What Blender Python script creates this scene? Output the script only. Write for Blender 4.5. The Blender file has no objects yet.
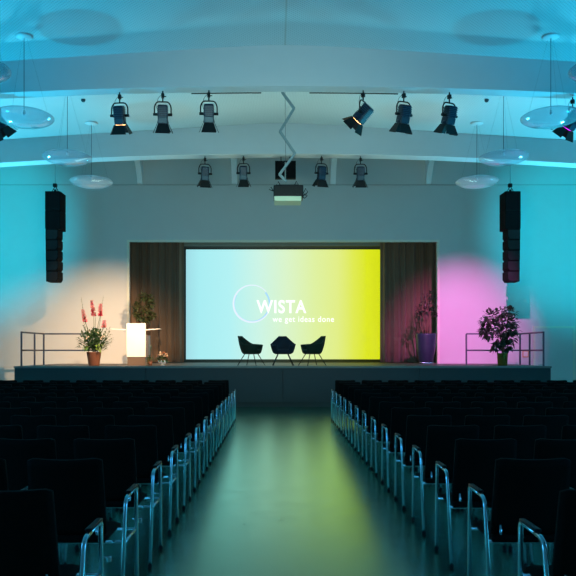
import bpy, bmesh, math, random
from mathutils import Vector, Matrix, Euler
random.seed(7)
PI = math.pi
R = math.radians
col = bpy.context.scene.collection

# ------------------------------------------------------------------ measured layout
F = 706.0                       # focal length in pixels of the 576 px frame
CX, CH = -0.19, 1.5             # camera x and eye height; the camera looks along +Y
VX, VY = 275.5, 351.0           # vanishing point of the hall's long lines
def at(px, py, y):              # real position of something seen at px, py standing at distance y
    return Vector((CX + (px - VX) * y / F, y, CH + (VY - py) * y / F))

# ------------------------------------------------------------------ materials
def srgb(h):
    h = h.lstrip('#'); c = [int(h[i:i+2], 16) / 255 for i in (0, 2, 4)]
    return tuple((v / 12.92 if v <= .04045 else ((v + .055) / 1.055) ** 2.4) for v in c) + (1,)
def mat(name, colr, rough=.6, metal=0, noise=0.0, nscale=8, bump=0.0, bscale=60, spec=.5, coat=0, stretch=None, sheen=0):
    m = bpy.data.materials.new(name); m.use_nodes = True
    nt = m.node_tree; b = nt.nodes['Principled BSDF']
    c = srgb(colr) if isinstance(colr, str) else tuple(colr) + (1,) * (4 - len(colr))
    b.inputs['Base Color'].default_value = c
    b.inputs['Roughness'].default_value = rough
    b.inputs['Metallic'].default_value = metal
    b.inputs['Specular IOR Level'].default_value = spec
    b.inputs['Coat Weight'].default_value = coat
    b.inputs['Sheen Weight'].default_value = sheen
    tc = nt.nodes.new('ShaderNodeTexCoord')
    src = tc.outputs['Object']
    if stretch:
        mp = nt.nodes.new('ShaderNodeMapping'); mp.inputs['Scale'].default_value = stretch
        nt.links.new(src, mp.inputs['Vector']); src = mp.outputs['Vector']
    if noise:
        n = nt.nodes.new('ShaderNodeTexNoise'); n.inputs['Scale'].default_value = nscale
        n.inputs['Detail'].default_value = 5
        nt.links.new(src, n.inputs['Vector'])
        mx = nt.nodes.new('ShaderNodeMix'); mx.data_type = 'RGBA'
        mx.inputs['A'].default_value = tuple(max(0, v * (1 - noise)) for v in c[:3]) + (1,)
        mx.inputs['B'].default_value = tuple(min(1, v * (1 + noise)) for v in c[:3]) + (1,)
        nt.links.new(n.outputs['Fac'], mx.inputs['Factor'])
        nt.links.new(mx.outputs['Result'], b.inputs['Base Color'])
    if bump:
        n2 = nt.nodes.new('ShaderNodeTexNoise'); n2.inputs['Scale'].default_value = bscale
        n2.inputs['Detail'].default_value = 3
        nt.links.new(src, n2.inputs['Vector'])
        bp = nt.nodes.new('ShaderNodeBump'); bp.inputs['Strength'].default_value = bump
        bp.inputs['Distance'].default_value = .01
        nt.links.new(n2.outputs['Fac'], bp.inputs['Height']); nt.links.new(bp.outputs['Normal'], b.inputs['Normal'])
    return m
def emit(name, colr, s):
    m = bpy.data.materials.new(name); m.use_nodes = True
    nt = m.node_tree; b = nt.nodes['Principled BSDF']
    b.inputs['Base Color'].default_value = (.02, .02, .02, 1)
    b.inputs['Emission Color'].default_value = srgb(colr); b.inputs['Emission Strength'].default_value = s
    return m

M = {}
M['wall'] = mat('wall_paint', '#c4c6c4', .75, noise=.03, nscale=2, bump=.05, bscale=90)
M['stagewall'] = mat('backstage_paint', '#4a4c4a', .8, noise=.06)
M['beam'] = mat('beam_plaster', '#bcc2c6', .7, noise=.03, nscale=3)
M['rib'] = mat('rib_white', '#eef1f0', .6, noise=.02)
M['trim'] = mat('trim_paint', '#d6d6c4', .5, noise=.03)
M['valance'] = mat('valance_grey', '#8b9088', .7, noise=.05)
M['line'] = mat('ledge_seam_grey', '#a9aca8', .7, noise=.04)  # wall ledge line and ceiling seam, slightly darker grey than the wall
M['fabric'] = mat('chair_fabric', '#16100d', .9, noise=.18, nscale=60, bump=.2, bscale=400, spec=.12)
M['chrome'] = mat('chrome_tube', '#d3e0e8', .26, 1.0, noise=.03)
M['arm'] = mat('arm_pad_plastic', '#0e1213', .5, noise=.05, spec=.3)
M['rubber'] = mat('rubber', '#0a0a0b', .7, noise=.1)
M['stagefront'] = mat('stage_front_panel', '#2a3236', .6, noise=.08, nscale=3)
M['stagetop'] = mat('stage_boards', '#6a625a', .55, noise=.1, nscale=6, stretch=(1, 8, 1))
M['stagedge'] = mat('stage_edge_strip', '#6f7470', .45, noise=.05)
M['rail'] = mat('railing_steel', '#555a68', .45, .6, noise=.05)
M['blackmetal'] = mat('black_metal', '#0d0f12', .45, .3, noise=.1)
M['speaker'] = mat('loudspeaker_black', '#030406', .8, spec=.15, noise=.1, bump=.2, bscale=200)
M['grille'] = mat('loudspeaker_grille', '#050609', .7, .1, noise=.2, nscale=80)
M['spot'] = mat('spotlight_housing', '#0f2136', .38, .3, noise=.1)
M['spotrib'] = mat('spotlight_ribs', '#24404f', .4, .4, noise=.08)
M['barn'] = mat('barn_door_black', '#0b0c0f', .5, .3, noise=.1)
M['arm_metal'] = mat('lift_arm_grey', '#7d9297', .45, .3, noise=.08)
M['projwhite'] = mat('projector_shell', '#c9d3b5', .45, noise=.04)
M['lecternw'] = mat('lectern_white', '#f4efe6', .5, noise=.01)
M['lecternb'] = mat('lectern_base_wood', '#6f5a48', .55, noise=.1, nscale=10, stretch=(1, 1, 6))
M['lecterng'] = mat('lectern_column_grey', '#55504e', .5, noise=.05)
M['potbrown'] = mat('pot_brown', '#7c4c34', .5, noise=.12, nscale=15)
M['potblue'] = mat('pot_grey_violet', '#2a2d44', .4, noise=.06)
M['potgold'] = mat('pot_brass', '#a08642', .22, .9, noise=.1, nscale=20)
M['leaf'] = mat('leaf_green', '#3a5628', .5, noise=.3, nscale=20)
M['leafl'] = mat('leaf_bright', '#74953d', .5, noise=.3, nscale=20)
M['leaftree'] = mat('leaf_olive', '#34401f', .5, noise=.3, nscale=20)
M['leafd'] = mat('leaf_dark', '#23301f', .42, noise=.3, nscale=20)
M['stem'] = mat('stem_wood', '#6d5540', .8, noise=.2, nscale=30)
M['glad'] = mat('gladiolus_pink', '#d80c48', .5, noise=.1, nscale=30)
M['cream'] = mat('flower_cream', '#e8d2b4', .6, noise=.15, nscale=30)
M['peach'] = mat('flower_peach', '#dd9a72', .6, noise=.15, nscale=30)
M['soil'] = mat('soil', '#2a1e16', .9, noise=.3, nscale=40)
M['green_up'] = mat('upholstery_green', '#122414', .8, noise=.15, nscale=50, sheen=.05)
M['navy_up'] = mat('upholstery_navy', '#0c1628', .8, noise=.15, nscale=50, sheen=.05)
M['door'] = mat('door_paint', '#c9cbc9', .5, noise=.02)
M['pipe'] = mat('canopy_white', '#c8ccd0', .5, noise=.02)
M['sign'] = mat('sign_orange', '#d5a070', .6, noise=.05)
M['signw'] = mat('sign_white', '#e0d8d0', .6, noise=.05)
M['wire'] = mat('thin_wire', '#37474f', .5, .5, noise=.05)
M['glow_warm'] = emit('lamp_glow_warm', '#ffb070', 14)
M['glow_mag'] = emit('lamp_glow_magenta', '#d020ff', 5)
M['lens_dark'] = mat('lens_glass_dark', '#20262c', .15, noise=.05, coat=.5)

# curtain: velvet brown
M['curtain'] = mat('curtain_velour', '#78614d', .9, noise=.12, nscale=12, sheen=.3, stretch=(1, 1, .1))

# translucent lens-shaped lamp discs
def disc_mat():
    m = bpy.data.materials.new('opal_acrylic'); m.use_nodes = True
    nt = m.node_tree; b = nt.nodes['Principled BSDF']
    b.inputs['Base Color'].default_value = srgb('#b9b6bc')
    b.inputs['Roughness'].default_value = .12
    b.inputs['Coat Weight'].default_value = .6; b.inputs['Coat Roughness'].default_value = .05
    tr = nt.nodes.new('ShaderNodeBsdfTransparent'); tr.inputs['Color'].default_value = (.86, .92, .95, 1)
    mx = nt.nodes.new('ShaderNodeMixShader')
    lw = nt.nodes.new('ShaderNodeLayerWeight'); lw.inputs['Blend'].default_value = .35
    mr = nt.nodes.new('ShaderNodeMapRange'); mr.inputs['To Min'].default_value = .14; mr.inputs['To Max'].default_value = .7
    nt.links.new(lw.outputs['Facing'], mr.inputs['Value'])
    nt.links.new(mr.outputs['Result'], mx.inputs['Fac'])
    nt.links.new(tr.outputs[0], mx.inputs[1]); nt.links.new(b.outputs[0], mx.inputs[2])
    nt.links.new(mx.outputs[0], nt.nodes['Material Output'].inputs['Surface'])
    return m
M['opal'] = disc_mat()
def glass_mat():
    m = bpy.data.materials.new('clear_glass'); m.use_nodes = True
    nt = m.node_tree; b = nt.nodes['Principled BSDF']
    b.inputs['Base Color'].default_value = (.95, .97, .95, 1); b.inputs['Roughness'].default_value = .05
    tr = nt.nodes.new('ShaderNodeBsdfTransparent'); mx = nt.nodes.new('ShaderNodeMixShader')
    mx.inputs['Fac'].default_value = .35
    nt.links.new(tr.outputs[0], mx.inputs[1]); nt.links.new(b.outputs[0], mx.inputs[2])
    nt.links.new(mx.outputs[0], nt.nodes['Material Output'].inputs['Surface'])
    return m
M['glass'] = glass_mat()

# perforated acoustic ceiling
def ceil_mat():
    m = bpy.data.materials.new('perforated_ceiling'); m.use_nodes = True
    nt = m.node_tree; b = nt.nodes['Principled BSDF']; L = nt.links.new
    b.inputs['Roughness'].default_value = .7
    tc = nt.nodes.new('ShaderNodeTexCoord'); sp = nt.nodes.new('ShaderNodeSeparateXYZ'); L(tc.outputs['Object'], sp.inputs[0])
    outs = []
    for k in ('X', 'Y'):
        a = nt.nodes.new('ShaderNodeMath'); a.operation = 'MULTIPLY'; a.inputs[1].default_value = 2 * PI / .075
        L(sp.outputs[k], a.inputs[0])
        s = nt.nodes.new('ShaderNodeMath'); s.operation = 'SINE'; L(a.outputs[0], s.inputs[0]); outs.append(s)
    p = nt.nodes.new('ShaderNodeMath'); p.operation = 'MULTIPLY'; L(outs[0].outputs[0], p.inputs[0]); L(outs[1].outputs[0], p.inputs[1])
    g = nt.nodes.new('ShaderNodeMath'); g.operation = 'GREATER_THAN'; g.inputs[1].default_value = .45; L(p.outputs[0], g.inputs[0])
    mx = nt.nodes.new('ShaderNodeMix'); mx.data_type = 'RGBA'
    mx.inputs['A'].default_value = srgb('#bcc4c6'); mx.inputs['B'].default_value = srgb('#a2aaad')
    L(g.outputs[0], mx.inputs['Factor']); L(mx.outputs['Result'], b.inputs['Base Color'])
    return m
M['ceiling'] = ceil_mat()

# polished dark concrete
def floor_mat():
    m = bpy.data.materials.new('polished_floor'); m.use_nodes = True
    nt = m.node_tree; b = nt.nodes['Principled BSDF']; L = nt.links.new
    tc = nt.nodes.new('ShaderNodeTexCoord')
    n = nt.nodes.new('ShaderNodeTexNoise'); n.inputs['Scale'].default_value = 1.3; n.inputs['Detail'].default_value = 8
    L(tc.outputs['Object'], n.inputs['Vector'])
    cr = nt.nodes.new('ShaderNodeValToRGB')
    cr.color_ramp.elements[0].position = .3; cr.color_ramp.elements[0].color = srgb('#252f2a')
    cr.color_ramp.elements[1].position = .72; cr.color_ramp.elements[1].color = srgb('#313c36')
    L(n.outputs['Fac'], cr.inputs[0]); L(cr.outputs[0], b.inputs['Base Color'])
    n2 = nt.nodes.new('ShaderNodeTexNoise'); n2.inputs['Scale'].default_value = 5; n2.inputs['Detail'].default_value = 6
    L(tc.outputs['Object'], n2.inputs['Vector'])
    mr = nt.nodes.new('ShaderNodeMapRange'); mr.inputs['To Min'].default_value = .20; mr.inputs['To Max'].default_value = .30
    L(n2.outputs['Fac'], mr.inputs['Value']); L(mr.outputs['Result'], b.inputs['Roughness'])
    n3 = nt.nodes.new('ShaderNodeTexNoise'); n3.inputs['Scale'].default_value = 9; n3.inputs['Detail'].default_value = 2
    L(tc.outputs['Object'], n3.inputs['Vector'])
    bp = nt.nodes.new('ShaderNodeBump'); bp.inputs['Strength'].default_value = .02; bp.inputs['Distance'].default_value = .01
    L(n3.outputs['Fac'], bp.inputs['Height']); L(bp.outputs['Normal'], b.inputs['Normal'])
    gl = nt.nodes.new('ShaderNodeBsdfGlossy'); gl.inputs['Color'].default_value = (.54, .88, .70, 1)
    L(mr.outputs['Result'], gl.inputs['Roughness']); L(bp.outputs['Normal'], gl.inputs['Normal'])
    mx = nt.nodes.new('ShaderNodeMixShader'); mx.inputs['Fac'].default_value = .72      # waxed seal coat over the concrete
    L(b.outputs[0], mx.inputs[1]); L(gl.outputs[0], mx.inputs[2]); L(mx.outputs[0], nt.nodes['Material Output'].inputs['Surface'])
    return m
M['floor'] = floor_mat()

# ------------------------------------------------------------------ mesh builder
class MB:
    def __init__(s): s.bm = bmesh.new(); s.mi = 0
    def _tag(s, faces, smooth):
        for f in faces: f.material_index = s.mi; f.smooth = smooth
    def face(s, pts, smooth=False):
        f = s.bm.faces.new([s.bm.verts.new(p) for p in pts]); s._tag([f], smooth); return f
    def box(s, a, b, bevel=0, M4=None, seg=2):
        a, b = Vector(a), Vector(b)
        r = bmesh.ops.create_cube(s.bm, size=1)
        vs = r['verts']
        for v in vs:
            v.co = Vector(((a.x + b.x) / 2 + v.co.x * (b.x - a.x), (a.y + b.y) / 2 + v.co.y * (b.y - a.y), (a.z + b.z) / 2 + v.co.z * (b.z - a.z)))
        fs = list({f for v in vs for f in v.link_faces})
        s._tag(fs, False)
        if bevel:
            es = list({e for v in vs for e in v.link_edges})
            rr = bmesh.ops.bevel(s.bm, geom=es, offset=bevel, segments=seg, affect='EDGES', profile=.5)
            s._tag(rr['faces'], True)
            vs = list({v for f in rr['faces'] for v in f.verts} | {v for v in vs if v.is_valid})
        if M4 is not None:
            for v in vs: v.co = M4 @ v.co
    def tube(s, pts, r, n=10, closed=False, caps=True):
        pts = [Vector(p) for p in pts]; k = len(pts)
        rr = r if isinstance(r, (list, tuple)) else [r] * k
        rings = []; up = None
        for i, p in enumerate(pts):
            if closed: t = (pts[(i + 1) % k] - pts[i - 1])
            else: t = pts[min(i + 1, k - 1)] - pts[max(i - 1, 0)]
            t.normalize()
            if up is None:
                up = Vector((0, 0, 1)) if abs(t.z) < .9 else Vector((1, 0, 0))
            x = up - t * up.dot(t)
            if x.length < 1e-5: x = t.orthogonal()
            x.normalize(); y = t.cross(x); up = x
            rings.append([s.bm.verts.new(p + (x * math.cos(2 * PI * j / n) + y * math.sin(2 * PI * j / n)) * rr[i]) for j in range(n)])
        fs = []
        for i in range(k if closed else k - 1):
            A, B = rings[i], rings[(i + 1) % k]
            for j in range(n):
                fs.append(s.bm.faces.new((A[j], A[(j + 1) % n], B[(j + 1) % n], B[j])))
        s._tag(fs, True)
        if caps and not closed:
            c = [s.bm.faces.new(rings[0][::-1]), s.bm.faces.new(rings[-1])]; s._tag(c, False)
    def lathe(s, prof, n=32, M4=None, smooth=True):
        rings = []
        for (r, z) in prof:
            if r < 1e-6: ring = [s.bm.verts.new((0, 0, z))]
            else: ring = [s.bm.verts.new((r * math.cos(2 * PI * j / n), r * math.sin(2 * PI * j / n), z)) for j in range(n)]
            rings.append(ring)
        fs = []
        for A, B in zip(rings, rings[1:]):
            for j in range(n):
                q = [A[j % len(A)], A[(j + 1) % len(A)], B[(j + 1) % len(B)], B[j % len(B)]]
                u = []
                for v in q:
                    if v not in u: u.append(v)
                if len(u) > 2:
                    try: fs.append(s.bm.faces.new(u))
                    except ValueError: pass
        s._tag(fs, smooth)
        if M4 is not None:
            for ring in rings:
                for v in ring: v.co = M4 @ v.co
    def grid(s, fn, nu, nv, smooth=True):
        g = [[s.bm.verts.new(fn(i / nu, j / nv)) for j in range(nv + 1)] for i in range(nu + 1)]
        fs = [s.bm.faces.new((g[i][j], g[i + 1][j], g[i + 1][j + 1], g[i][j + 1])) for i in range(nu) for j in range(nv)]
        s._tag(fs, smooth); return g
    def slab(s, fn, th, nu, nv, smooth=True):          # fn(u,v)->point ; th(u,v)->offset vector : closed sheet with thickness
        A = [[s.bm.verts.new(fn(i / nu, j / nv)) for j in range(nv + 1)] for i in range(nu + 1)]
        B = [[s.bm.verts.new(Vector(fn(i / nu, j / nv)) + Vector(th(i / nu, j / nv))) for j in range(nv + 1)] for i in range(nu + 1)]
        fs = []
        for i in range(nu):
            for j in range(nv):
                fs.append(s.bm.faces.new((A[i][j], A[i][j + 1], A[i + 1][j + 1], A[i + 1][j])))
                fs.append(s.bm.faces.new((B[i][j], B[i + 1][j], B[i + 1][j + 1], B[i][j + 1])))
        for i in range(nu):
            fs.append(s.bm.faces.new((A[i][0], A[i + 1][0], B[i + 1][0], B[i][0])))
            fs.append(s.bm.faces.new((A[i][nv], B[i][nv], B[i + 1][nv], A[i + 1][nv])))
        for j in range(nv):
            fs.append(s.bm.faces.new((A[0][j], B[0][j], B[0][j + 1], A[0][j + 1])))
            fs.append(s.bm.faces.new((A[nu][j], A[nu][j + 1], B[nu][j + 1], B[nu][j])))
        s._tag(fs, smooth)
    def prism(s, poly, d, smooth=False):               # poly: list of 3D points, extruded by vector d
        d = Vector(d); A = [s.bm.verts.new(p) for p in poly]; B = [s.bm.verts.new(Vector(p) + d) for p in poly]
        fs = [s.bm.faces.new(A[::-1]), s.bm.faces.new(B)]; n = len(poly)
        for i in range(n): fs.append(s.bm.faces.new((A[i], A[(i + 1) % n], B[(i + 1) % n], B[i])))
        s._tag(fs, smooth)
    def ball(s, c, r, seg=12, scale=(1, 1, 1)):
        rr = bmesh.ops.create_uvsphere(s.bm, u_segments=seg, v_segments=max(6, seg // 2), radius=r)
        for v in rr['verts']: v.co = Vector((v.co.x * scale[0], v.co.y * scale[1], v.co.z * scale[2])) + Vector(c)
        s._tag({f for v in rr['verts'] for f in v.link_faces}, True)
    def build(s, name, mats, parent=None, loc=(0, 0, 0), rot=(0, 0, 0), norm=True):
        if norm: bmesh.ops.recalc_face_normals(s.bm, faces=s.bm.faces)
        me = bpy.data.meshes.new(name); s.bm.to_mesh(me); s.bm.free()
        for m in (mats if isinstance(mats, (list, tuple)) else [mats]): me.materials.append(m)
        o = bpy.data.objects.new(name, me); col.objects.link(o)
        o.location = loc; o.rotation_euler = rot
        if parent: o.parent = parent
        return o
def tag(o, label=None, cat=None, group=None, kind=None):
    if label: o['label'] = label
    if cat: o['category'] = cat
    if group: o['group'] = group
    if kind: o['kind'] = kind
    return o
def empty(name, loc, rz=0):
    o = bpy.data.objects.new(name, None); col.objects.link(o); o.empty_display_size = .1
    o.location = loc; o.rotation_euler = (0, 0, rz); return o
def struct(name, mb, m, **k):
    o = mb.build(name, m, **k); o['kind'] = 'structure'; return o

# ------------------------------------------------------------------ the hall
HW = 10.6                     # half width
YB, YF = -5.0, 23.0           # rear wall, stage wall
Z1, Z2 = 14.0, 18.8           # the two arched beams seen
RIDGE = 7.57
def ceil_z(x): return RIDGE - .064 * (math.sqrt(x * x + .35) - .59)
def beam_z(x): return 6.755 - .0043 * x * x

b = MB(); b.box((-HW - .3, YB - .3, -.2), (HW + .3, 26.8, 0)); struct('floor', b, M['floor'])
b = MB()
def cf(u, v): x = -HW - .2 + u * 2 * (HW + .2); return (x, YB + v * (19.3 - YB), ceil_z(x))
b.slab(cf, lambda u, v: (0, 0, .2), 48, 4, smooth=True)
b.box((-HW - .2, 19.1, 8.6), (HW + .2, YF + .3, 8.8))
b.box((-HW - .2, 19.1, 7.0), (HW + .2, 19.3, 8.7))
struct('ceiling', b, M['ceiling'])
b = MB(); b.box((-.012, YB + .1, ceil_z(0) - .012), (.012, Z1 - .01, ceil_z(0) + .002)); struct('trim_1', b, M['line'])
for i, (yb, t) in enumerate(((9.15, .32), (Z1, .32), (Z2, .42))):
    b = MB()
    n = 60; xs = [-HW + 2 * HW * k / n for k in range(n + 1)]
    poly = [(x, yb, beam_z(x)) for x in xs] + [(x, yb, ceil_z(x) + .05) for x in reversed(xs)]
    A = [b.bm.verts.new((x, yb, beam_z(x))) for x in xs]; B = [b.bm.verts.new((x, yb, ceil_z(x) + .05)) for x in xs]
    C2 = [b.bm.verts.new((x, yb + t, beam_z(x))) for x in xs]; D = [b.bm.verts.new((x, yb + t, ceil_z(x) + .05)) for x in xs]
    fs = []
    for k in range(n):
        for P, Q in ((A, B), (D, C2), (C2, A), (B, D)):
            fs.append(b.bm.faces.new((P[k], P[k + 1], Q[k + 1], Q[k])))
    struct('ceiling_beam', b, M['beam'])
b = MB(); b.box((-HW - .3, YB, 0), (-HW, YF + .3, 8.8)); struct('wall_left', b, M['wall'])
b = MB(); b.box((HW, YB, 0), (HW + .3, YF + .3, 8.8)); struct('wall_right', b, M['wall'])
b = MB(); b.box((-HW - .3, YB - .3, 0), (HW + .3, YB, 8.8)); struct('wall_rear', b, M['wall'])
# stage wall with the proscenium opening
OX0, OX1, OZ = -5.0, 5.12, 5.09
b = MB()
b.box((-HW, YF, 0), (OX0, YF + .35, 8.8)); b.box((OX1, YF, 0), (HW, YF + .35, 8.8))
b.box((OX0, YF, OZ), (OX1, YF + .35, 8.8))
struct('wall_stage', b, M['wall'])
b = MB()
b.box((OX0 - .03, YF - .015, 1.09), (OX0 + .04, YF + .02, OZ - .04)); b.box((OX1 - .04, YF - .015, 1.09), (OX1 + .03, YF + .02, OZ - .04))
b.box((OX0 - .03, YF - .015, OZ - .04), (OX1 + .03, YF + .02, OZ + .03))
struct('trim_2', b, M['trim'])
b = MB(); b.box((-HW, YF - .03, 6.9), (HW, YF, 6.925)); struct('trim_3', b, M['line'])
# backstage box
b = MB(); b.box((-7, 26.3, 1.0), (7, 26.5, 6)); b.box((-6.2, YF + .35, 1.0), (-6.0, 26.3, 6)); b.box((6.0, YF + .35, 1.0), (6.2, 26.3, 6)); b.box((-6.2, YF + .35, 5.9), (6.2, 26.5, 6.1))
struct('wall_backstage', b, M['stagewall'])

# curved ribs between stage wall and ceiling
for px in (140, 234.5, 333, 428.5):
    X = at(px, 170, 22.9).x
    b = MB()
    prof = [(YF, 6.925), (YF - .12, 6.925), (YF - .2, 7.1), (YF - .42, 7.4), (YF - .8, 7.68), (YF - 1.5, 7.95), (YF - 2.6, 8.2), (YF - 3.2, 8.6), (YF, 8.6)]
    b.prism([(X - .085, y, z) for y, z in prof], (.17, 0, 0))
    struct('ceiling_rib', b, M['rib'])

# ------------------------------------------------------------------ stage
SY, SZ = 18.9, 1.09
b = MB(); b.box((-7.19, SY, SZ - .05), (7.19, YF + .0, SZ)); b.box((-6.0, YF, SZ - .05), (6.0, 26.3, SZ))
struct('stage_floor', b, M['stagetop'])
b = MB()
xs = [-7.19, -3.67, 0.0, 3.67, 7.19]
for x0, x1 in zip(xs, xs[1:]): b.box((x0 + .006, SY + .01, .12), (x1 - .006, SY + .05, SZ - .05), .004)
b.box((-7.18, SY + .04, 0), (7.18, SY + .08, SZ - .05)); b.box((-7.19, SY + .03, .1), (-7.15, YF, SZ - .05)); b.box((7.15, SY + .03, .1), (7.19, YF, SZ - .05))
struct('stage_front_wall', b, M['stagefront'])
b = MB(); b.box((-7.2, SY - .012, SZ - .045), (7.2, SY + .012, SZ + .004), .003); struct('trim_4', b, M['stagedge'])

# door in the stage wall at right with its frame
dx0, dx1, dz = at(535, 330, YF).x, at(572.5, 330, YF).x, 2.24
b = MB(); b.box((dx0, YF - .03, 0.01), (dx1, YF - .001, dz), .004); d = struct('door_1', b, M['door'])
b = MB()
b.box((dx0 - .07, YF - .05, 0), (dx0, YF, dz + .07)); b.box((dx1, YF - .05, 0), (dx1 + .07, YF, dz + .07)); b.box((dx0, YF - .05, dz), (dx1, YF, dz + .07))
b.build('door_frame', M['trim'], d)
b = MB(); b.tube([(dx0 + .1, YF - .03, 1.05), (dx0 + .1, YF - .09, 1.05), (dx0 + .22, YF - .09, 1.05)], .011, 8); b.build('door_handle', M['chrome'], d)

# small notice by the door
p = at(525.4, 354, YF)
e = empty('wall_notice', (p.x, YF, p.z))
b = MB(); b.box((-.1, -.02, -.11), (.1, -.001, .11), .004); b.build('notice_board', M['sign'], e)
b = MB(); b.box((-.07, -.024, -.08), (.07, -.0195, .08)); b.box((-.03, -.028, -.03), (.03, -.023, .03)); b.build('notice_sheet', M['signw'], e)
tag(e, 'small orange-edged notice on the wall behind the right stage railing, next to the door', 'notice')

# ------------------------------------------------------------------ curtains
def curtain(x0, x1, y, z0, z1, folds, label):
    b = MB()
    ph = random.random() * 6
    def fn(u, v):
        x = x0 + u * (x1 - x0)
        a = u * folds * 2 * PI + ph + .5 * math.sin(u * 17)
        return (x + .02 * math.sin(a * .5 + 1), y + .09 * math.sin(a) + .03 * math.sin(a * 2.3 + v), z0 + v * (z1 - z0))
    b.slab(fn, lambda u, v: (0, .012, 0), folds * 12, 6)
    tag(b.build('stage_curtain', M['curtain']), label, 'curtain', 'curtains beside the screen')
curtain(-5.6, -3.36, 24.55, SZ + .02, 5.75, 7, 'brown velour curtain hanging left of the projection screen, warmly lit')
curtain(3.44, 5.7, 24.55, SZ + .02, 5.75, 7, 'dark velour curtain hanging right of the yellow end of the screen')

# ------------------------------------------------------------------ projection screen
sx0, sx1 = at(186, 0, 25).x, at(380.5, 0, 25).x
sz0, sz1 = at(0, 359.3, 25).z, at(0, 249.5, 25).z
m = bpy.data.materials.new('projected_picture'); m.use_nodes = True
nt = m.node_tree; bs = nt.nodes['Principled BSDF']; L = nt.links.new
bs.inputs['Base Color'].default_value = (.04, .04, .04, 1); bs.inputs['Roughness'].default_value = .8
tc = nt.nodes.new('ShaderNodeTexCoord'); sp = nt.nodes.new('ShaderNodeSeparateXYZ'); L(tc.outputs['Object'], sp.inputs[0])
mr = nt.nodes.new('ShaderNodeMapRange'); mr.inputs['From Min'].default_value = 0; mr.inputs['From Max'].default_value = sx1 - sx0
L(sp.outputs['X'], mr.inputs['Value'])
cr = nt.nodes.new('ShaderNodeValToRGB'); L(mr.outputs['Result'], cr.inputs[0])
stops = [(0, '#9fdde6'), (.07, '#a8edf2'), (.22, '#b2f1f3'), (.38, '#cdf4e4'), (.52, '#dbf4c8'), (.66, '#dff1a0'), (.78, '#e2ee84'), (.86, '#e0ea4c'), (.93, '#dde70c'), (1, '#d6e000')]
els = cr.color_ramp.elements
els[0].position, els[0].color = stops[0][0], srgb(stops[0][1]); els[1].position, els[1].color = 1, srgb(stops[-1][1])
for ps, c in stops[1:-1]:
    q = els.new(ps); q.color = srgb(c)
L(cr.outputs[0], bs.inputs['Emission Color']); bs.inputs['Emission Strength'].default_value = .99
M['picture'] = m
e = empty('projection_screen', (sx0, 25, sz0))
tag(e, 'wide projection screen glowing cyan to yellow between the stage curtains', 'projection screen')
W_, H_ = sx1 - sx0, sz1 - sz0
b = MB(); b.box((0, 0, 0), (W_, .02, H_)); b.build('screen_surface', M['picture'], e)
b = MB(); b.box((-.03, -.01, -.02), (0, .05, H_ + .03)); b.box((W_, -.01, -.02), (W_ + .03, .05, H_ + .03)); b.box((0, -.01, H_), (W_, .05, H_ + .03)); b.box((0, -.01, -.02), (W_, .05, 0))
b.build('screen_frame', M['blackmetal'], e)
M['logo'] = emit('projected_white', '#fbfffb', 1.15)
M['logoring'] = emit('projected_ring', '#e6f2ff', 1.0)
M['logoblue'] = emit('projected_pale_blue', '#a9dcfa', 1.0)
def text_mesh(txt, x0, x1, zb, zt, name, mt, off=0.0):
    cu = bpy.data.curves.new(name, 'FONT'); cu.body = txt; cu.offset = off; cu.space_character = 1.12; cu.extrude = .002
    o = bpy.data.objects.new(name, cu); col.objects.link(o)
    bpy.context.view_layer.update()
    me = bpy.data.meshes.new_from_object(o.evaluated_get(bpy.context.evaluated_depsgraph_get()))
    bpy.data.objects.remove(o)
    vx = [v.co.x for v in me.vertices]; vy = [v.co.y for v in me.vertices]
    a, c, lo, hi = min(vx), max(vx), min(vy), max(vy)
    for v in me.vertices:
        v.co = (x0 + (v.co.x - a) / (c - a) * (x1 - x0), -.004 - v.co.z, zb + (v.co.y - lo) / (hi - lo) * (zt - zb))
    me.materials.clear(); me.materials.append(mt)
    o = bpy.data.objects.new(name, me); col.objects.link(o); o.parent = e; return o
k = 25 / F
def sc(px, py): return ((px - VX) * k + CX - sx0, CH + (VY - py) * k - sz0)
a, c = sc(256.5, 313.3), sc(306.3, 300); text_mesh('WISTA', a[0], c[0], a[1], c[1], 'logo_lettering', M['logo'], .022)
a, c = sc(272.5, 323.8), sc(334, 316.2); text_mesh('we get ideas done', a[0], c[0], a[1], c[1], 'slogan_lettering', M['logo'], .010)
cxr, czr = sc(251.7, 303.8)
def ring(r0, r1, ox, oz, a0, a1, name, mt, y):
    b = MB(); n = 72
    for i in range(n):
        t0, t1 = R(a0 + (a1 - a0) * i / n), R(a0 + (a1 - a0) * (i + 1) / n)
        b.face([(cxr + ox + r0 * math.cos(t0), y, czr + oz + r0 * math.sin(t0)), (cxr + r1 * math.cos(t0), y, czr + r1 * math.sin(t0)),
                (cxr + r1 * math.cos(t1), y, czr + r1 * math.sin(t1)), (cxr + ox + r0 * math.cos(t1), y, czr + oz + r0 * math.sin(t1))])
    return b.build(name, mt, e)
ring(.632, .678, .018, .01, 40, 330, 'logo_ring', M['logoring'], -.005)
ring(.60, .66, .0, -.005, 150, 400, 'logo_ring_shadow', M['logoblue'], -.003)
# valance above the screen
b = MB(); b.box((-6.0, 24.85, 5.2), (6.0, 24.95, 5.95)); struct('trim_5', b, M['valance'])

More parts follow.
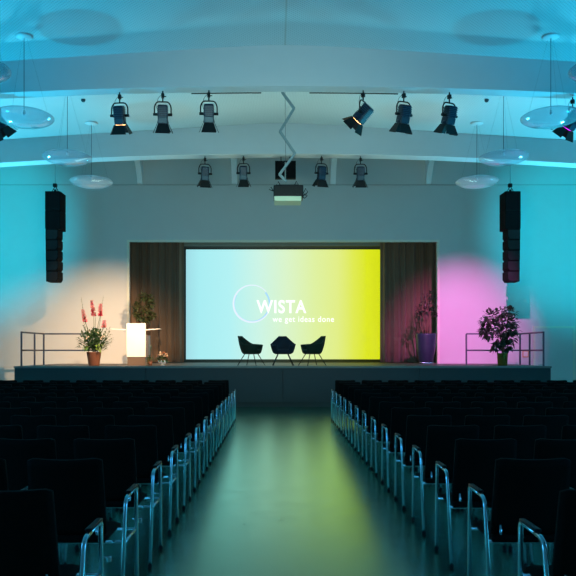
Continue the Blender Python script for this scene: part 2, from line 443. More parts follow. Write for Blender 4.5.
# ------------------------------------------------------------------ audience chairs
def smoothpath(pts, rad, n=6):
    out = [Vector(pts[0])]
    for i in range(1, len(pts) - 1):
        p, a, c = Vector(pts[i]), Vector(pts[i - 1]), Vector(pts[i + 1])
        d0, d1 = (a - p), (c - p); r = min(rad, d0.length * .45, d1.length * .45)
        s, t = p + d0.normalized() * r, p + d1.normalized() * r
        for j in range(n + 1):
            u = j / n; out.append(s * (1 - u) ** 2 + p * 2 * u * (1 - u) + t * u * u)
    out.append(Vector(pts[-1])); return out
def make_chair():
    root = empty('hall_chair', (0, 0, 0))
    b = MB()   # seat: upholstered, slightly dished, waterfall front
    def top(u, v):
        x, y = (u - .5), (v - .5)
        edge = 1 - max(abs(2 * x) ** 6, abs(2 * y) ** 6)
        return (x * .44, y * .42 + .03, .435 + .022 * edge ** .5 - .02 * (1 - 4 * x * x) * (1 - 4 * y * y) - (.02 * max(0, v - .75) * 4))
    b.slab(top, lambda u, v: (0, 0, -.03), 12, 12); b.build('seat', M['fabric'], root)
    b = MB()   # backrest: upholstered panel, curved around the sitter, top edge dipping in the middle
    def bk(u, v):
        x = (u - .5) * (.44 - .018 * v); q = (2 * u - 1)
        rx = 1 - abs(q) ** 8 * .0
        z = .445 + v * (.448 - .012 * (1 - q * q)) - .016 * abs(q) ** 12 * v ** 6
        y = -.14 - .075 * v - .022 * (1 - q * q)
        return (x, y, z)
    b.slab(bk, lambda u, v: (0, .03, .004), 14, 10); b.build('backrest', M['fabric'], root)
    for s in (-1, 1):
        X = s * .255
        b = MB()  # rear leg, sweeping up into the arm
        b.tube(smoothpath([(X, -.26, .012), (X, -.125, .648), (X, -.02, .655)], .07), .0125, 10)
        lg = b.build('leg', M['chrome'], root)
        b = MB(); b.tube([(X, -.262, 0), (X, -.258, .03)], .0155, 8); b.build('rubber_foot', M['rubber'], lg)
        b = MB()  # front leg
        b.tube(smoothpath([(X, -.02, .655), (X, .175, .66), (X, .19, .012)], .03), .0125, 10)
        lg = b.build('leg', M['chrome'], root)
        b = MB(); b.tube([(X, .19, 0), (X, .19, .03)], .0155, 8); b.build('rubber_foot', M['rubber'], lg)
        b = MB(); b.box((X - .016, -.06, .664), (X + .016, .16, .68), .006); b.build('armrest', M['arm'], root)
    b = MB()  # under-seat frame and the stubs to the side frames
    for y in (-.14, .15): b.tube([(-.255, y, .40), (.255, y, .40)], .01, 8)
    for x in (-.16, .16): b.tube([(x, -.14, .395), (x, .15, .395)], .009, 8)
    b.tube([(-.17, -.155, .40), (-.17, -.15, .50)], .009, 8); b.tube([(.17, -.155, .40), (.17, -.15, .50)], .009, 8)
    sf = b.build('seat_frame', M['chrome'], root)
    b = MB()  # row connector hooks
    b.box((.238, -.205, .30), (.262, -.18, .335), .004); b.tube([(.195, -.19, .33), (.25, -.19, .32)], .006, 6); b.build('row_connector', M['chrome'], sf)
    return root
ORD = ['first', 'second', 'third', 'fourth', 'fifth', 'sixth', 'seventh', 'eighth', 'ninth', 'tenth', 'eleventh', 'twelfth', 'thirteenth', 'fourteenth']
def copy_tree(o, parent=None):
    c = o.copy(); col.objects.link(c)
    if parent: c.parent = parent
    for ch in list(o.children): copy_tree(ch, c)
    return c
chair0 = make_chair()
PITCH, ROWP = .555, .9
for kk in range(14):
    yb = ROWP * (3.65 + kk) + .03
    for side in (-1, 1):
        lim = (275.5 if side < 0 else 300.5) / F * (yb + .3) + (.19 if side < 0 else -.19) + .35
        j = 0
        while True:
            X = (1.02 if side > 0 else 1.13) + .255 + j * PITCH
            if X - .28 > lim or X > 9.4: break
            o = copy_tree(chair0)
            jx = 0; jy = random.uniform(-.008, .008)
            if side < 0 and j == 0:      # the aisle-side frame of the left block stands a little wider
                for ch in o.children:
                    if ch.name.split('.')[0] in ('leg', 'armrest') and ch.data.vertices[0].co.x > .1: ch.location.x = .075
                b = MB()
                b.tube([(.25, -.14, .40), (.328, -.14, .40), (.328, .15, .40), (.25, .15, .40)], .01, 8)
                b.build('frame_stub', M['chrome'], o)
            o.location = (side * (X + .0) + jx * (j == 0), yb + jy, 0)
            o.rotation_euler = (0, 0, random.uniform(-.003, .003))
            row = ('nearest row' if kk == 0 else ORD[kk] + ' nearest row') if kk < 7 else ORD[13 - kk] + ' row from stage'
            seat = 'on the aisle' if j == 0 else ORD[j] + ' seat from aisle'
            tag(o, f'dark chrome-armed chair {"left" if side < 0 else "right"} of aisle, {row}, {seat}', 'chair', 'audience chairs in rows either side of the aisle')
            j += 1

for ch in list(chair0.children_recursive): bpy.data.objects.remove(ch)
bpy.data.objects.remove(chair0)
# ------------------------------------------------------------------ stage armchairs
def stage_armchair(px, rz, up, label):
    p = at(px, 365, 19.95)
    root = empty('stage_armchair', (p.x, 19.85, SZ), rz)
    tag(root, label, 'armchair', 'three armchairs on the stage')
    b = MB()   # tub shell, opening towards local -Y
    def prof(t):         # t in -1..1 around; returns angle, top height
        ang = t * R(150)
        a = abs(math.degrees(ang))
        h = .835 if a < 30 else (.835 - (a - 30) / 42 * .22 if a < 72 else .615 - (a - 72) / 78 * .03)
        return ang, h
    def fn(u, v):
        ang, h = prof(u * 2 - 1)
        a = abs(math.degrees(ang))
        lean = max(0, math.cos(ang)) * .10 * v
        rb, rt = .235, .34
        w = v ** .45
        rx = rb + (rt - rb + .02) * w; ry = rb + (rt - rb - .02) * w
        narrow = 1 - .38 * max(0, (v * (h - .33) + .33 - .60)) / .235 if a < 80 else 1
        return (rx * math.sin(ang) * narrow, ry * math.cos(ang) + lean, .33 + v * (h - .33))
    def thv(u, v):
        ang, h = prof(u * 2 - 1); return (-.035 * math.sin(ang), -.035 * math.cos(ang), .0)
    b.slab(fn, thv, 40, 10); b.build('shell', up, root)
    b = MB(); b.lathe([(0, .32), (.2, .32), (.245, .345), (.265, .38), (.27, .42), (.25, .45), (.15, .465), (0, .468)], 28, Matrix.Diagonal((1.06, 1.0, 1, 1)))
    b.build('seat', up, root)
    for sx in (-1, 1):
        for sy in (-1, 1):
            b = MB(); b.tube([(sx * .13, sy * .13, .345), (sx * .29, sy * .29, .0)], [.013, .010], 8); b.build('leg', M['blackmetal'], root)
stage_armchair(251.5, R(66), M['green_up'], 'dark green tub armchair on stage facing right, left of the three')
stage_armchair(283.0, R(2), M['navy_up'], 'dark navy tub armchair on stage facing the hall, middle of the three')
stage_armchair(312, R(-66), M['green_up'], 'dark green tub armchair on stage facing left, right of the three')

# ------------------------------------------------------------------ stage railings
def railing(side, label):
    root = empty('stage_railing', (side * 7.10, 19.2, SZ)); tag(root, label, 'railing', 'railings on the stage ends')
    s = -side; H = .92
    corner = 1.85; xin = s * 1.6
    for (x, y) in ((0, 0), (0, 1.05), (0, corner), (xin, corner)):
        b = MB(); b.box((x - .02, y - .02, 0), (x + .02, y + .02, H)); b.build('post', M['rail'], root)
    for z in (H, .43):
        b = MB(); b.box((-.02, -.02, z - .022), (.02, corner + .02, z + .022)); b.box((min(0, xin), corner - .02, z - .0215), (max(0, xin), corner + .02, z + .0215))
        b.build('rail', M['rail'], root)
railing(-1, 'grey steel railing at the left end of the stage behind the gladioli')
railing(1, 'grey steel railing at the right end of the stage behind the bushy plant')

# ------------------------------------------------------------------ lectern
p = at(136, 365, 20.1)
root = empty('lectern', (p.x, 20.1, SZ)); tag(root, 'brightly lit white lectern with side wings at left of the stage', 'lectern')
b = MB(); b.box((-.27, 0, .24), (.27, .05, 1.2), .006); b.build('front_panel', M['lecternw'], root)
b = MB(); b.box((-.25, .02, 0), (.25, .42, .24), .004); b.build('base', M['lecternb'], root)
b = MB(); b.box((-.22, .05, .24), (.34, .40, .86), .004); b.build('column', M['lecterng'], root)
b = MB()
for s in (-1, 1):
    x0, x1 = (-.27, -.74) if s < 0 else (.27, .66)
    b.prism([(x0, .03, 1.0), (x1, .03, 1.035), (x1, .03, 1.05), (x0, .03, 1.03)], (0, .34, 0))
b.box((-.27, .06, 1.0), (.27, .38, 1.03)); b.build('desk_wings', M['lecternw'], root)
b = MB(); b.tube(smoothpath([(.12, .2, 1.03), (.12, .2, 1.22), (.12, .32, 1.3)], .05), .006, 6); b.ball((.12, .33, 1.305), .016); b.build('microphone', M['blackmetal'], root)

# ------------------------------------------------------------------ plants
def leaf(b, p, d, L, W, droop=.25, fold=.2):
    d = Vector(d).normalized(); s = d.cross(Vector((0, 0, 1)))
    if s.length < .05: s = Vector((1, 0, 0))
    s.normalize(); n = s.cross(d).normalized(); p = Vector(p)
    m1 = p + d * L * .45 + n * L * fold * .4; tip = p + d * L - Vector((0, 0, L * droop))
    c1, c2 = m1 + s * W / 2 - n * W * fold, m1 - s * W / 2 - n * W * fold
    v = [b.bm.verts.new(q) for q in (p, c1, tip, c2, m1)]
    for q in ((0, 1, 4), (1, 2, 4), (4, 2, 3), (0, 4, 3)):
        f = b.bm.faces.new([v[i] for i in q]); f.material_index = b.mi; f.smooth = False
def rdir(zmin=-.4, zmax=1):
    a = random.uniform(0, 2 * PI); z = random.uniform(zmin, zmax); r = math.sqrt(max(0, 1 - z * z)); return Vector((r * math.cos(a), r * math.sin(a), z))
def pot(root, prof, m, rim=.02, sz=0, name='pot'):
    b = MB(); H = prof[-1][1]; r = prof[-1][0]
    b.lathe([(0, prof[0][1])] + prof + [(r - rim, H), (r - rim - .005, H - .05), (0, H - .05)], 28)
    o = b.build(name, m, root)
    b = MB(); b.lathe([(0, H - .042), (r - rim - .006, H - .045)], 24); b.build('soil', M['soil'], root)
    return o

# gladiolus arrangement in brown pot
p = at(94, 365, 19.8)
root = empty('flower_arrangement', (p.x, 19.8, SZ)); tag(root, 'brown pot of pink gladioli and green foliage at left of the stage', 'flowers')
pot(root, [(.145, 0), (.15, .02), (.2, .36), (.205, .385)], M['potbrown'])
b = MB()
for i in range(420):
    d = rdir(-.15, 1); rr = random.uniform(.05, .36)
    q = Vector((d.x * rr * 1.1, d.y * rr * .9, .42 + .62 * random.random() * (1 - rr * 1.2) + random.uniform(-.06, .1)))
    dd = (q - Vector((0, 0, .3))).normalized() + rdir(-.5, .5) * .5
    leaf(b, q, dd, random.uniform(.1, .2), random.uniform(.04, .075), .3)
for i in range(26):
    d = rdir(-.05, .8); tip = Vector((d.x * .5, d.y * .4, .66 + d.z * .6)); b.tube([(0, 0, .36), Vector((0, 0, .36)).lerp(tip, .5) + Vector((0, 0, .04)), tip], .004, 5)
    for u in (.5, .62, .74, .86, .97):
        for s in (-1, 1): leaf(b, Vector((0, 0, .36)).lerp(tip, u), d + rdir(-.4, .4) * .9, .1, .022, .2)
b.build('foliage', M['leaf'], root)
b = MB()
for i in range(34):
    a = random.uniform(0, 2 * PI); q = Vector((.16 * math.cos(a), -.1 + .1 * math.sin(a), .40 + random.uniform(0, .2)))
    leaf(b, q, (math.cos(a), math.sin(a) - .5, .2), random.uniform(.12, .2), .08, .5)
b.build('broad_leaves', M['leafl'], root)
b = MB()
for i in range(14):
    d = rdir(.1, .9); q = Vector((d.x * .34, d.y * .3 - .1, .7 + d.z * .3))
    for j in range(9): leaf(b, q, rdir(-.5, 1), .045, .03, .1)
b.build('small_blossoms', M['cream'], root)
for (gx, gz0, gz1, gy) in ((-.25, 1.22, 1.58, 0), (-.02, 1.38, 1.84, .05), (.18, 1.38, 1.74, -.03), (.27, 1.06, 1.28, .03)):
    b = MB()
    b.tube([(gx * .1, gy, .36), (gx * .7, gy, gz0 * .85), (gx, gy, gz0), (gx * 1.06 - (.06 if gx < 0 else 0), gy, gz1)], [.008, .007, .006, .003], 6)
    n = int((gz1 - gz0) / .028)
    b.mi = 1
    for i in range(n):
        u = i / n; q = Vector((gx * (1 + .06 * u) - (.06 * u if gx < 0 else 0), gy, gz0 + (gz1 - gz0) * u)); s = (1 - .4 * u)
        for j in range(7):
            a = random.uniform(0, 2 * PI); leaf(b, q, (math.cos(a), math.sin(a), .5), .105 * s, .075 * s, .1, .3)
    b.build('flower_spike', [M['leaf'], M['glad']], root)
b = MB()
for gx, gz in ((-.36, 1.92), (.05, 1.5), (.26, 1.96), (-.3, 1.3), (.46, 1.1)):
    b.tube([(gx * .1, 0, .4), (gx * .8, 0, gz * .75), (gx, 0, gz)], [.006, .005, .002], 5)
    for i in range(5): leaf(b, (gx * (.85 + .03 * i), 0, gz * (.8 + .04 * i)), rdir(.2, 1), .06, .014, 0)
b.build('bud_stems', M['leaf'], root)

# tree-like indoor plants
def trunk_plant(name, pos, label, potprof, potm, trunks, clumps, leafm, ln, lw, per, potname='pot', cat='potted plant'):
    root = empty(name, pos); tag(root, label, cat)
    pot(root, potprof, potm, name=potname)
    b = MB()
    for pts in trunks: b.tube(pts, [.022 - .012 * i / (len(pts) - 1) for i in range(len(pts))], 7)
    b.build('trunk', M['stem'], root)
    b = MB()
    for (c, r) in clumps:
        for i in range(per):
            d = rdir(-1, 1); q = Vector(c) + Vector((d.x * r, d.y * r, d.z * r * .75)) * random.uniform(.35, 1)
            leaf(b, q, d + Vector((0, 0, .1)), ln * random.uniform(.7, 1.2), lw * random.uniform(.7, 1.2), .3)
    b.build('foliage', leafm, root)
    return root
# behind the lectern, in front of the curtain
p = at(143, 365, 22.4)
trunk_plant('potted_tree', (p.x, 22.4, SZ), 'potted tree with rounded leaf clumps behind the lectern, before the brown curtain',
    [(.2, 0), (.22, .03), (.27, .55), (.28, .58)], M['potgold'],
    [[(0, 0, .5), (.06, 0, 1.0), (.12, .02, 1.4), (.08, 0, 1.95)], [(0, .03, .5), (-.08, .03, 1.1), (-.18, 0, 1.6), (-.2, 0, 1.75)], [(.08, 0, 1.2), (.2, .05, 1.6), (.26, .05, 1.75)]],
    [((-.2, 0, 1.85), .13), ((.0, 0, 2.12), .17), ((.2, .02, 2.1), .15), ((.25, 0, 1.9), .12), ((.08, 0, 1.72), .15), ((-.1, 0, 1.5), .14), ((.28, 0, 1.55), .12), ((-.22, .02, 1.62), .1), ((.1, 0, 1.4), .12)],
    M['leaftree'], .10, .06, 110)
# tall grey violet planter at right inside the opening
p = at(426, 364, 22.4)
r = trunk_plant('potted_tree', (p.x, 22.4, SZ), 'sparse potted tree in a tall grey-violet planter before the dark right curtain',
    [(.2, .05), (.22, .08), (.29, .5), (.32, .92), (.325, .96)], M['potblue'],
    [[(0, 0, .9), (-.05, 0, 1.3), (-.12, 0, 1.7), (-.1, 0, 2.05)], [(.04, 0, .9), (.05, .02, 1.4), (.02, 0, 1.75), (.1, 0, 2.2)], [(.02, .05, .9), (.12, .05, 1.4), (.2, 0, 1.9)], [(-.04, .05, .9), (-.16, .05, 1.2), (-.2, 0, 1.45)]],
    [((-.18, 0, 1.75), .16), ((.0, 0, 2.05), .2), ((.16, 0, 2.18), .17), ((.2, 0, 1.85), .16), ((.02, 0, 1.7), .14), ((-.22, 0, 1.55), .12), ((.25, 0, 1.6), .1)],
    M['leafd'], .11, .04, 55)
b = MB(); b.box((-.2, -.2, .025), (.2, .2, .05), .005)
for sx in (-1, 1):
    for sy in (-1, 1): b.tube([(sx * .15 - .015, sy * .15, .022), (sx * .15 + .015, sy * .15, .022)], .022, 10)
b.build('castor_base', M['chrome'], r)
# bushy rubber plant by the right railing
p = at(502.5, 366, 19.75)
rb_ = random.Random(3)
cl = []
for (px, py, r) in ((490, 316, .2), (500, 313, .2), (509, 312, .16), (512, 322, .16), (486, 322, .14), (495, 326, .2), (505, 330, .22), (489, 334, .16), (499, 340, .18), (510, 338, .16), (508, 346, .12), (496, 346, .12), (484, 331, .07), (513, 330, .12), (503, 322, .2)):
    q = at(px, py, 19.75); cl.append(((q.x - p.x, rb_.uniform(-.12, .12), q.z - SZ), r))
trunk_plant('potted_shrub', (p.x, 19.75, SZ), 'dense dark leafy shrub in a small brass pot before the right railing',
    [(.125, 0), (.13, .02), (.15, .33), (.155, .35)], M['potgold'],
    [[(0, 0, .3), (-.02, 0, .6), (-.1, 0, 1.0), (-.1, 0, 1.3)], [(.02, 0, .3), (.05, 0, .7), (.12, 0, 1.1), (.15, 0, 1.35)], [(0, .02, .3), (.02, 0, .8), (0, 0, 1.3)]],
    cl, M['leafd'], .15, .085, 62, cat='potted shrub')
# low bouquet in a glass bowl right of the lectern
p = at(163.3, 365, 19.95)
root = empty('bouquet', (p.x, 19.8, SZ)); tag(root, 'low cream and peach bouquet in a glass bowl right of the lectern', 'flowers')
b = MB(); b.lathe([(0, 0), (.07, 0), (.075, .008), (.03, .02), (.1, .06), (.13, .12), (.125, .15), (.12, .15), (.12, .12), (.09, .065), (0, .04)], 24); b.build('glass_bowl', M['glass'], root)
b = MB()
for i in range(60):
    d = rdir(-.1, .8); leaf(b, Vector((d.x * .08, d.y * .06, .13 + abs(d.z) * .1)), d, random.uniform(.1, .16), .045, .3)
for i in range(10):
    q = Vector((-.36 + random.uniform(-.08, .1), random.uniform(-.03, .05), .05 + random.uniform(0, .16)))
b.build('foliage', M['leaf'], root)
b = MB()
for i in range(17):
    d = rdir(.05, 1); q = Vector((d.x * .14, d.y * .1, .19 + d.z * .17)); b.mi = 1 if i % 3 == 0 else 0
    for j in range(16): leaf(b, q, rdir(-.2, 1), .055, .04, -.1)
b.build('blossoms', [M['cream'], M['peach']], root)
# small trailing pot plant between lectern and bouquet
p = at(148.6, 365, 19.5)
root = empty('table_plant', (p.x, 19.75, SZ)); root.name = 'small_pot_plant'; tag(root, 'tiny trailing plant on the stage floor between lectern and bouquet', 'potted plant')
pot(root, [(.045, 0), (.06, .11)], M['potbrown'], rim=.008)
b = MB()
for i in range(46):
    d = rdir(-.1, 1); leaf(b, Vector((d.x * .06, d.y * .05, .12 + abs(d.z) * .12)), d, random.uniform(.06, .13), .035, .3)
for i in range(6): leaf(b, Vector((-.02 + .01 * i, 0, .2 + .015 * math.sin(i))), rdir(-.3, 1), .07, .03, .3)
b.build('foliage', M['leaf'], root)

# ------------------------------------------------------------------ theatre spotlights
lit = {}
def spotlight(pos, tilt, pan, label, group, glow=None):
    # root at the clamp; the lamp points down its own -Z, tilted towards +Y
    root = empty('stage_spotlight', pos, R(pan)); tag(root, label, 'spotlight', group)
    b = MB(); b.box((-.03, -.035, -.05), (.03, .035, .035), .006); b.tube([(0, 0, -.05), (0, 0, -.13)], .014, 8); b.tube([(.03, 0, -.02), (.07, 0, -.02)], .01, 8); b.tube([(0, 0, .03), (0, 0, .085)], .014, 8)
    b.build('clamp', M['blackmetal'], root)
    b = MB(); w = .165
    b.tube(smoothpath([(-w, 0, -.40), (-w, 0, -.22), (-w + .05, 0, -.13), (w - .05, 0, -.13), (w, 0, -.22), (w, 0, -.40)], .07, 6), .014, 8)
    b.build('yoke', M['blackmetal'], root)
    rot = (R(tilt), 0, 0); piv = (0, 0, -.385)
    b = MB()   # housing: rounded box with rear cap and cooling ribs
    b.box((-.1, -.1, -.12), (.1, .1, .19), .03, seg=3)
    b.mi = 1; b.box((-.093, -.115, -.165), (.093, .115, -.04), .012)
    for i in range(6): b.box((-.106, -.108, -.03 + i * .034), (.106, .108, -.018 + i * .034), .003, seg=1)
    b.mi = 0; b.lathe([(0, -.17), (.115, -.17), (.12, -.16), (.105, -.1), (0, -.1)], 20)
    body = b.build('housing', [M['spot'], M['spotrib']], root, piv, rot)
    for sg in (-1, 1):
        b = MB(); b.tube([(sg * .1, 0, 0), (sg * .19, 0, 0)], .028, 10); b.build('tilt_knob', M['blackmetal'], body)
    b = MB(); b.lathe([(0, -.176), (.1, -.176), (.1, -.171), (0, -.171)], 20)
    b.build('lens', M['glow_warm'] if glow == 'warm' else M['glow_mag'] if glow == 'mag' else M['lens_dark'], body)
    for q in range(4):
        b = MB(); fl = R(24 if q % 2 else 30); h = .2; w0, w1 = (.095, .15) if q % 2 == 0 else (.08, .13)
        d = Vector((0, math.sin(fl), -math.cos(fl)))
        base = Vector((0, .112, -.175))
        P = [base + Vector((-w0, 0, 0)), base + Vector((w0, 0, 0)), base + d * h + Vector((w1, 0, 0)), base + d * h + Vector((-w1, 0, 0))]
        nrm = Vector((0, math.cos(fl), math.sin(fl))) * .006
        Mr = Matrix.Rotation(q * PI / 2, 4, 'Z')
        b.prism([Mr @ v for v in P], Mr @ nrm)
        b.build('barn_door', M['barn'], root, piv, rot)
    # safety cable
    b = MB(); b.tube(smoothpath([(-.01, .02, .03), (-.09, .03, -.04), (-.14, .03, -.2), (-.1, 0, -.3)], .06, 4), .0045, 5); b.build('cable', M['rubber'], root)
    if glow:
        lit[label] = (root, tilt, pan)
    return root
G1, G2 = 'spotlights under the front beam', 'small-looking spotlights under the far beam'
row1 = [(120, 32, -4, 'warm', 'warm-glowing spotlight, leftmost of the three hung left under the front beam'),
        (163, 30, 6, None, 'unlit spotlight, middle of the three hung left under the front beam'),
        (209, 30, 4, None, 'unlit spotlight, rightmost of the three hung left under the front beam'),
        (363, 48, 58, 'warm', 'warm-glowing spotlight swung sideways, leftmost of the three right under the front beam'),
        (403.5, 30, 22, None, 'unlit spotlight, middle of the three hung right under the front beam'),
        (449, 30, 25, None, 'unlit spotlight, rightmost of the three hung right under the front beam'),
        (-3, 42, -40, None, 'spotlight cut by the left picture edge below the glass disc lamp'),
        (572, 42, 40, 'mag', 'magenta-glowing spotlight cut by the right picture edge')]
for px, tl, pn, gl, lb in row1:
    X = at(px, 93, 14.2).x
    spotlight((X, 14.17, min(beam_z(X), 6.755) - .10), tl - (10 if tl < 40 else 0), pn, lb, G1, gl)
for px, tl, pn, lb in ((205, 30, 12, 'spotlight leftmost of four under the far beam'), (243.5, 30, 0, 'spotlight second of four under the far beam, left of the projector'),
                       (321.5, 30, 14, 'spotlight third of four under the far beam, right of the projector'), (360.5, 30, 0, 'spotlight rightmost of four under the far beam')):
    X = at(px, 158, 19.0).x
    spotlight((X, 19.0, beam_z(X) - .08), tl - 12, pn, lb, G2)
# lighting tracks below front beam
for x0, x1, lb in ((-1.9, -.48, 'thin black lighting track under the front beam, left of the lift arm'), (.50, 2.3, 'thin black lighting track under the front beam, right of the lift arm')):
    b = MB(); n = 12
    for i in range(n):
        a, c = x0 + (x1 - x0) * i / n, x0 + (x1 - x0) * (i + 1) / n
        b.prism([(a, 14.34, beam_z(a) - .014), (c, 14.34, beam_z(c) - .014), (c, 14.34, beam_z(c) + .0), (a, 14.34, beam_z(a) + .0)], (0, .03, 0))
    tag(b.build('lighting_track', M['blackmetal']), lb, 'lighting track')

# ------------------------------------------------------------------ projector on its folding lift arm
ay = 14.62
pts = [at(*q, ay) for q in ((283, 92), (294, 108.5), (280, 131.5), (295, 153.5), (279.5, 174.5), (286, 181.2))]
pts[0].z = ceil_z(0) - .02
pts.insert(1, at(282, 92, ay))
root = empty('projector_lift', (pts[0].x, ay, ceil_z(0))); tag(root, 'grey zigzag folding arm carrying the projector down from the ceiling', 'projector mount')
off = Vector(root.location)
b = MB(); b.box((-.12, -.1, -.03), (.12, .1, 0.0), .004); b.build('ceiling_plate', M['arm_metal'], root)
for i, (p0, p1) in enumerate(zip(pts, pts[1:])):
    b = MB(); p0, p1 = p0 - off, p1 - off
    for dy in (-.035, .035): 
        d = (p1 - p0); nrm = Vector((-d.z, 0, d.x)).normalized() * .022
        b.prism([p0 + nrm + Vector((0, dy - .008, 0)), p1 + nrm + Vector((0, dy - .008, 0)), p1 - nrm + Vector((0, dy - .008, 0)), p0 - nrm + Vector((0, dy - .008, 0))], (0, .016, 0))
    b.tube([p1 + Vector((0, -.05, 0)), p1 + Vector((0, .05, 0))], .022, 10)
    b.build('arm_link', M['arm_metal'], root)
b = MB(); b.tube([Vector((.045, 0, 0)), Vector((.045, 0, -1.15)), pts[-1] - off + Vector((0, 0, 0))], .004, 5); b.build('cable', M['wire'], root)
p = at(288, 192.4, ay)
root = empty('projector', (p.x, ay, at(0, 203.2, ay).z)); tag(root, 'black projector with a pale lower shell hanging above the aisle', 'projector')
b = MB(); b.box((-.3, -.22, .09), (.31, .25, .33), .02, seg=3)
for i in range(5): b.box((-.2 + i * .09, -.226, .14), (-.15 + i * .09, -.218, .28))
b.build('body', M['blackmetal'], root)
b = MB(); b.box((-.285, -.23, .0), (.27, .24, .1), .012, seg=2); b.build('lower_shell', M['projwhite'], root)
b = MB(); b.lathe([(0, 0), (.08, 0), (.075, .12), (.06, .14), (0, .13)], 20, Matrix.Translation((0.05, .24, .2)) @ Matrix.Rotation(-PI / 2, 4, 'X')); b.build('lens', M['lens_dark'], root)
b = MB(); b.box((-.2, -.12, .33), (.2, .12, .36), .004); b.build('mounting_plate', M['blackmetal'], root)
b = MB()
for sx, z0, r in ((.31, .2, .07), (.30, .12, .05), (-.3, .25, .05), (.12, .35, .07), (-.15, .35, .06)):
    b.tube([(sx, -.1, z0 - .02), (sx + .05 * (1 if sx > 0 else -1), -.15, z0 + r), (sx + .09 * (1 if sx > 0 else -1), -.15, z0), (sx + .04, -.15, z0 - r), (sx - .02, -.21, z0 - r * .6)], .009, 6)
b.build('cable', M['rubber'], root)
# black speaker box under the far beam, behind the projector
p = at(285.5, 169, 19.0)
root = empty('ceiling_monitor', (p.x, 19.1, beam_z(0))); tag(root, 'black twin box hung under the far beam, seen just above the projector', 'monitor')
zt, zb = at(0, 161, 19).z - beam_z(0), at(0, 178, 19).z - beam_z(0)
for s in (-1, 1):
    b = MB(); b.box((min(s * .02, s * .28), -.1, zb), (max(s * .02, s * .28), .1, zt), .01); b.build('box', M['speaker'], root)
b = MB(); b.box((-.28, -.02, zt), (.28, .02, zt + .03)); b.tube([(-.12, 0, zt), (-.12, 0, 0)], .012, 8); b.tube([(.12, 0, zt), (.12, 0, 0)], .012, 8); b.build('bracket', M['blackmetal'], root)

# ------------------------------------------------------------------ disc pendant lamps
def pendant(x, y, z, label):
    root = empty('disc_pendant', (x, y, z)); tag(root, label, 'pendant lamp', 'lens-shaped pendant lamps')
    b = MB(); r = .54
    up = [(r * math.sin(t), .115 * math.cos(t) ** 1.2 if math.cos(t) > 0 else 0) for t in [i / 12 * PI / 2 for i in range(12)]]
    lo = [(r * math.sin(t), -.165 * max(0, math.cos(t)) ** 1.2) for t in [i / 12 * PI / 2 for i in range(12)]]
    b.lathe(up + [(r, 0)] + lo[::-1], 48); b.build('disc', M['opal'], root)
    b = MB(); b.lathe([(0, .10), (.02, .10), (.024, .06), (.015, .04), (0, .035)], 20); b.build('lamp_holder', M['pipe'], root)
    h = ceil_z(x) - z
    b = MB(); b.lathe([(0, h + .01), (.15, h + .01), (.16, h - .01), (.13, h - .028), (0, h - .032)], 24); b.build('canopy', M['pipe'], root)
    b = MB(); b.tube([(0, 0, .04), (0, 0, h - .04)], .006, 6); b.build('cord', M['wire'], root)
    for q in range(3):
        a = q * 2 * PI / 3 + .4; b = MB(); b.tube([(r * .8 * math.cos(a), r * .8 * math.sin(a), .05), (.05 * math.cos(a), .05 * math.sin(a), h - .04)], .0012, 4); b.build('wire', M['wire'], root)
for s, w in ((-1, 'left'), (1, 'right')):
    xo = .06 if s > 0 else 0
    pendant(s * 4.78 + xo, 10.75, 5.8, f'glass disc pendant lamp barely showing at the {w} picture edge, nearest of its row')
    pendant(s * (4.82) + xo, 13.0, 5.81, f'large-looking glass disc pendant lamp at {w}, level with the front beam')
    pendant(s * 4.82 + xo, 15.7, 5.81, f'glass disc pendant lamp at {w}, before the far beam, second farthest of its row')
    pendant(s * 4.87 + xo, 17.95, 5.81, f'glass disc pendant lamp at {w}, farthest and lowest-looking of its row')
    # smoke detector
    X = at(82 if s < 0 else 488, 110, 16.2).x
    b = MB(); h = ceil_z(X); b.lathe([(0, h), (.05, h), (.05, h - .03), (.03, h - .06), (0, h - .06)], 16)
    tag(b.build('smoke_detector', M['wire'], None, (X, 16.3, 0)), f'small round detector on the ceiling between the beams, {w} side', 'smoke detector')

# ------------------------------------------------------------------ line array loudspeakers
def line_array(side, label):
    y = 20.5; xin = at(63.5 if side < 0 else 502, 0, y).x; xout = at(47 if side < 0 else 518.5, 0, y).x
    xc = (xin + xout) / 2; ztop = at(0, 193, y).z
    root = empty('line_array', (xc, y, ztop)); tag(root, label, 'loudspeaker', 'hanging loudspeaker columns')
    w = abs(xin - xout) / 2 - .02; z = 0; s = -side; xo = 0
    hs = [.545, .545] + [.302] * 5
    for i, h in enumerate(hs):
        b = MB()
        if i < 2: b.box((-w, -.25, z - h + .006), (w, .3, z), .012)
        else:
            ins = .075   # wedge-shaped cabinets, narrower at the splay side
            xa, xb = -s * (w - .004 * (i - 1)), s * (w - ins)
            P = [(xa, z), (xb, z - .0), (xb - s * .0, z - h * .72), (xb - s * .05, z - h + .006), (xa, z - h + .006)]
            b.prism([(x_ + s * .004 * i, -.22 - .01 * i, zz) for x_, zz in P], (0, .46, 0))
            b.mi = 1; b.prism([(x_ * .9 + s * .004 * i, -.23 - .01 * i, zz + (-.02 if zz > z - .01 else .015)) for x_, zz in P], (0, .008, 0))
        b.build('cabinet', [M['speaker'], M['grille']], root)
        z -= h
    b = MB(); b.box((-w * .8, -.05, 0), (w * .8, .05, .03)); b.box((-.03, -.03, .03), (.03, .03, .1))
    b.tube([(-.1, 0, .03), (0, 0, .2)], .012, 6); b.tube([(.1, 0, .03), (0, 0, .2)], .012, 6); b.box((-.06, -.05, .17), (.05, .05, .27), .01)
    b.build('rigging_frame', M['blackmetal'], root)
    b = MB(); b.tube([(0, 0, .25), (0, 0, 8.6 - ztop)], .008, 6); b.build('suspension_cable', M['arm_metal'], root)
line_array(-1, 'black loudspeaker column hanging left of the stage')
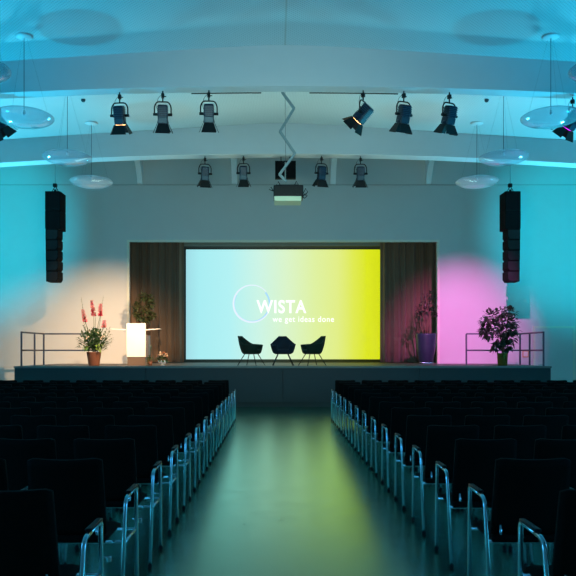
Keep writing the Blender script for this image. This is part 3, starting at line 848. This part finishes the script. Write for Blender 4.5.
line_array(1, 'black loudspeaker column hanging right of the stage')

# ------------------------------------------------------------------ lights
def lamp(name, kind, loc, target, energy, colr, **k):
    d = bpy.data.lights.new(name, kind); d.energy = energy; d.color = colr
    for a, v in k.items(): setattr(d, a, v)
    o = bpy.data.objects.new(name, d); col.objects.link(o); o.location = loc
    v = Vector(target) - Vector(loc); o.rotation_euler = v.to_track_quat('-Z', 'Y').to_euler(); return o
CY = (0.0, .60, 1.0)
for s in (-1, 1):
    # cyan LED floods at the hall's sides: one on the stage wall, others up to the ceiling bays
    lamp('cyan_wall_flood', 'SPOT', (s * 9.0, 14.6, 4.6), (s * 9.9, 23, 5.4), 2900, (0, .60, .80), spot_size=R(52), spot_blend=.8, shadow_soft_size=.08)
    lamp('cyan_bay_flood', 'SPOT', (s * 8.3, 18.9, 2.6), (s * 7.0, 17.0, 8.0), 1700, (.08, .72, 1.0), spot_size=R(112), spot_blend=.9, shadow_soft_size=.15)
    lamp('cyan_ceiling_flood', 'SPOT', (s * 8.0, 13.5, 1.2), (s * 6.6, 12.6, 7.2), 1900, CY, spot_size=R(100), spot_blend=.9, shadow_soft_size=.12)
    lamp('blue_side_fill', 'AREA', (s * 9.6, 2.5, 2.6), (0, 6.5, 2.0), 250, (.06, .50, .98), shape='RECTANGLE', size=5, size_y=1.6)  # added unseen fill that puts a blue gleam on the chair chrome
# warm stage key from the two lit spotlights
WARM = (1.0, .62, .34)
lamp('warm_key', 'SPOT', (.9, 15.0, 5.6), at(118, 332, 21.5), 6400, WARM, spot_size=R(34), spot_blend=1, shadow_soft_size=.05)
lamp('warm_key', 'SPOT', (-3.3, 14.9, 5.7), at(112, 322, 21), 2600, WARM, spot_size=R(42), spot_blend=1, shadow_soft_size=.05)
# magenta wash
lamp('magenta_wash', 'SPOT', (4.3, 14.9, 5.3), at(461, 330, 23), 4600, (1.0, .2, .75), spot_size=R(35), spot_blend=1, shadow_soft_size=.05)
# added fills without fixtures, one towards the stage wall, one into the middle bay
lamp('wall_fill', 'AREA', (0, 8.0, 2.8), (0, 20, 6.6), 88, (.60, .90, .78), shape='RECTANGLE', size=5, size_y=.8, spread=R(80))
lamp('bay_fill', 'AREA', (0, 18.7, 3.4), (0, 16.9, 8), 58, (.70, 1.0, .82), shape='RECTANGLE', size=10, size_y=.4, spread=R(84))

w = bpy.data.worlds.new('World'); bpy.context.scene.world = w; w.use_nodes = True
w.node_tree.nodes['Background'].inputs[0].default_value = (.02, .04, .05, 1)
w.node_tree.nodes['Background'].inputs[1].default_value = .2

# ------------------------------------------------------------------ camera and view
cd = bpy.data.cameras.new('camera'); cam = bpy.data.objects.new('camera', cd); col.objects.link(cam)
cam.location = (CX, 0, CH); cam.rotation_euler = (R(90), 0, 0)
cd.sensor_width = 36; cd.lens = 36 * F / 576
cd.shift_x = (288 - VX) / 576; cd.shift_y = (VY - 288) / 576
cd.clip_start = .05; cd.clip_end = 100
S = bpy.context.scene; S.camera = cam
S.view_settings.view_transform = 'Standard'; S.view_settings.look = 'None'; S.view_settings.exposure = 0; S.view_settings.gamma = 1
S.view_settings.use_curve_mapping = False
S.cycles.max_bounces = 8; S.cycles.diffuse_bounces = 5; S.cycles.transparent_max_bounces = 12
S.cycles.use_denoising = True
S.cycles.sample_clamp_indirect = 4
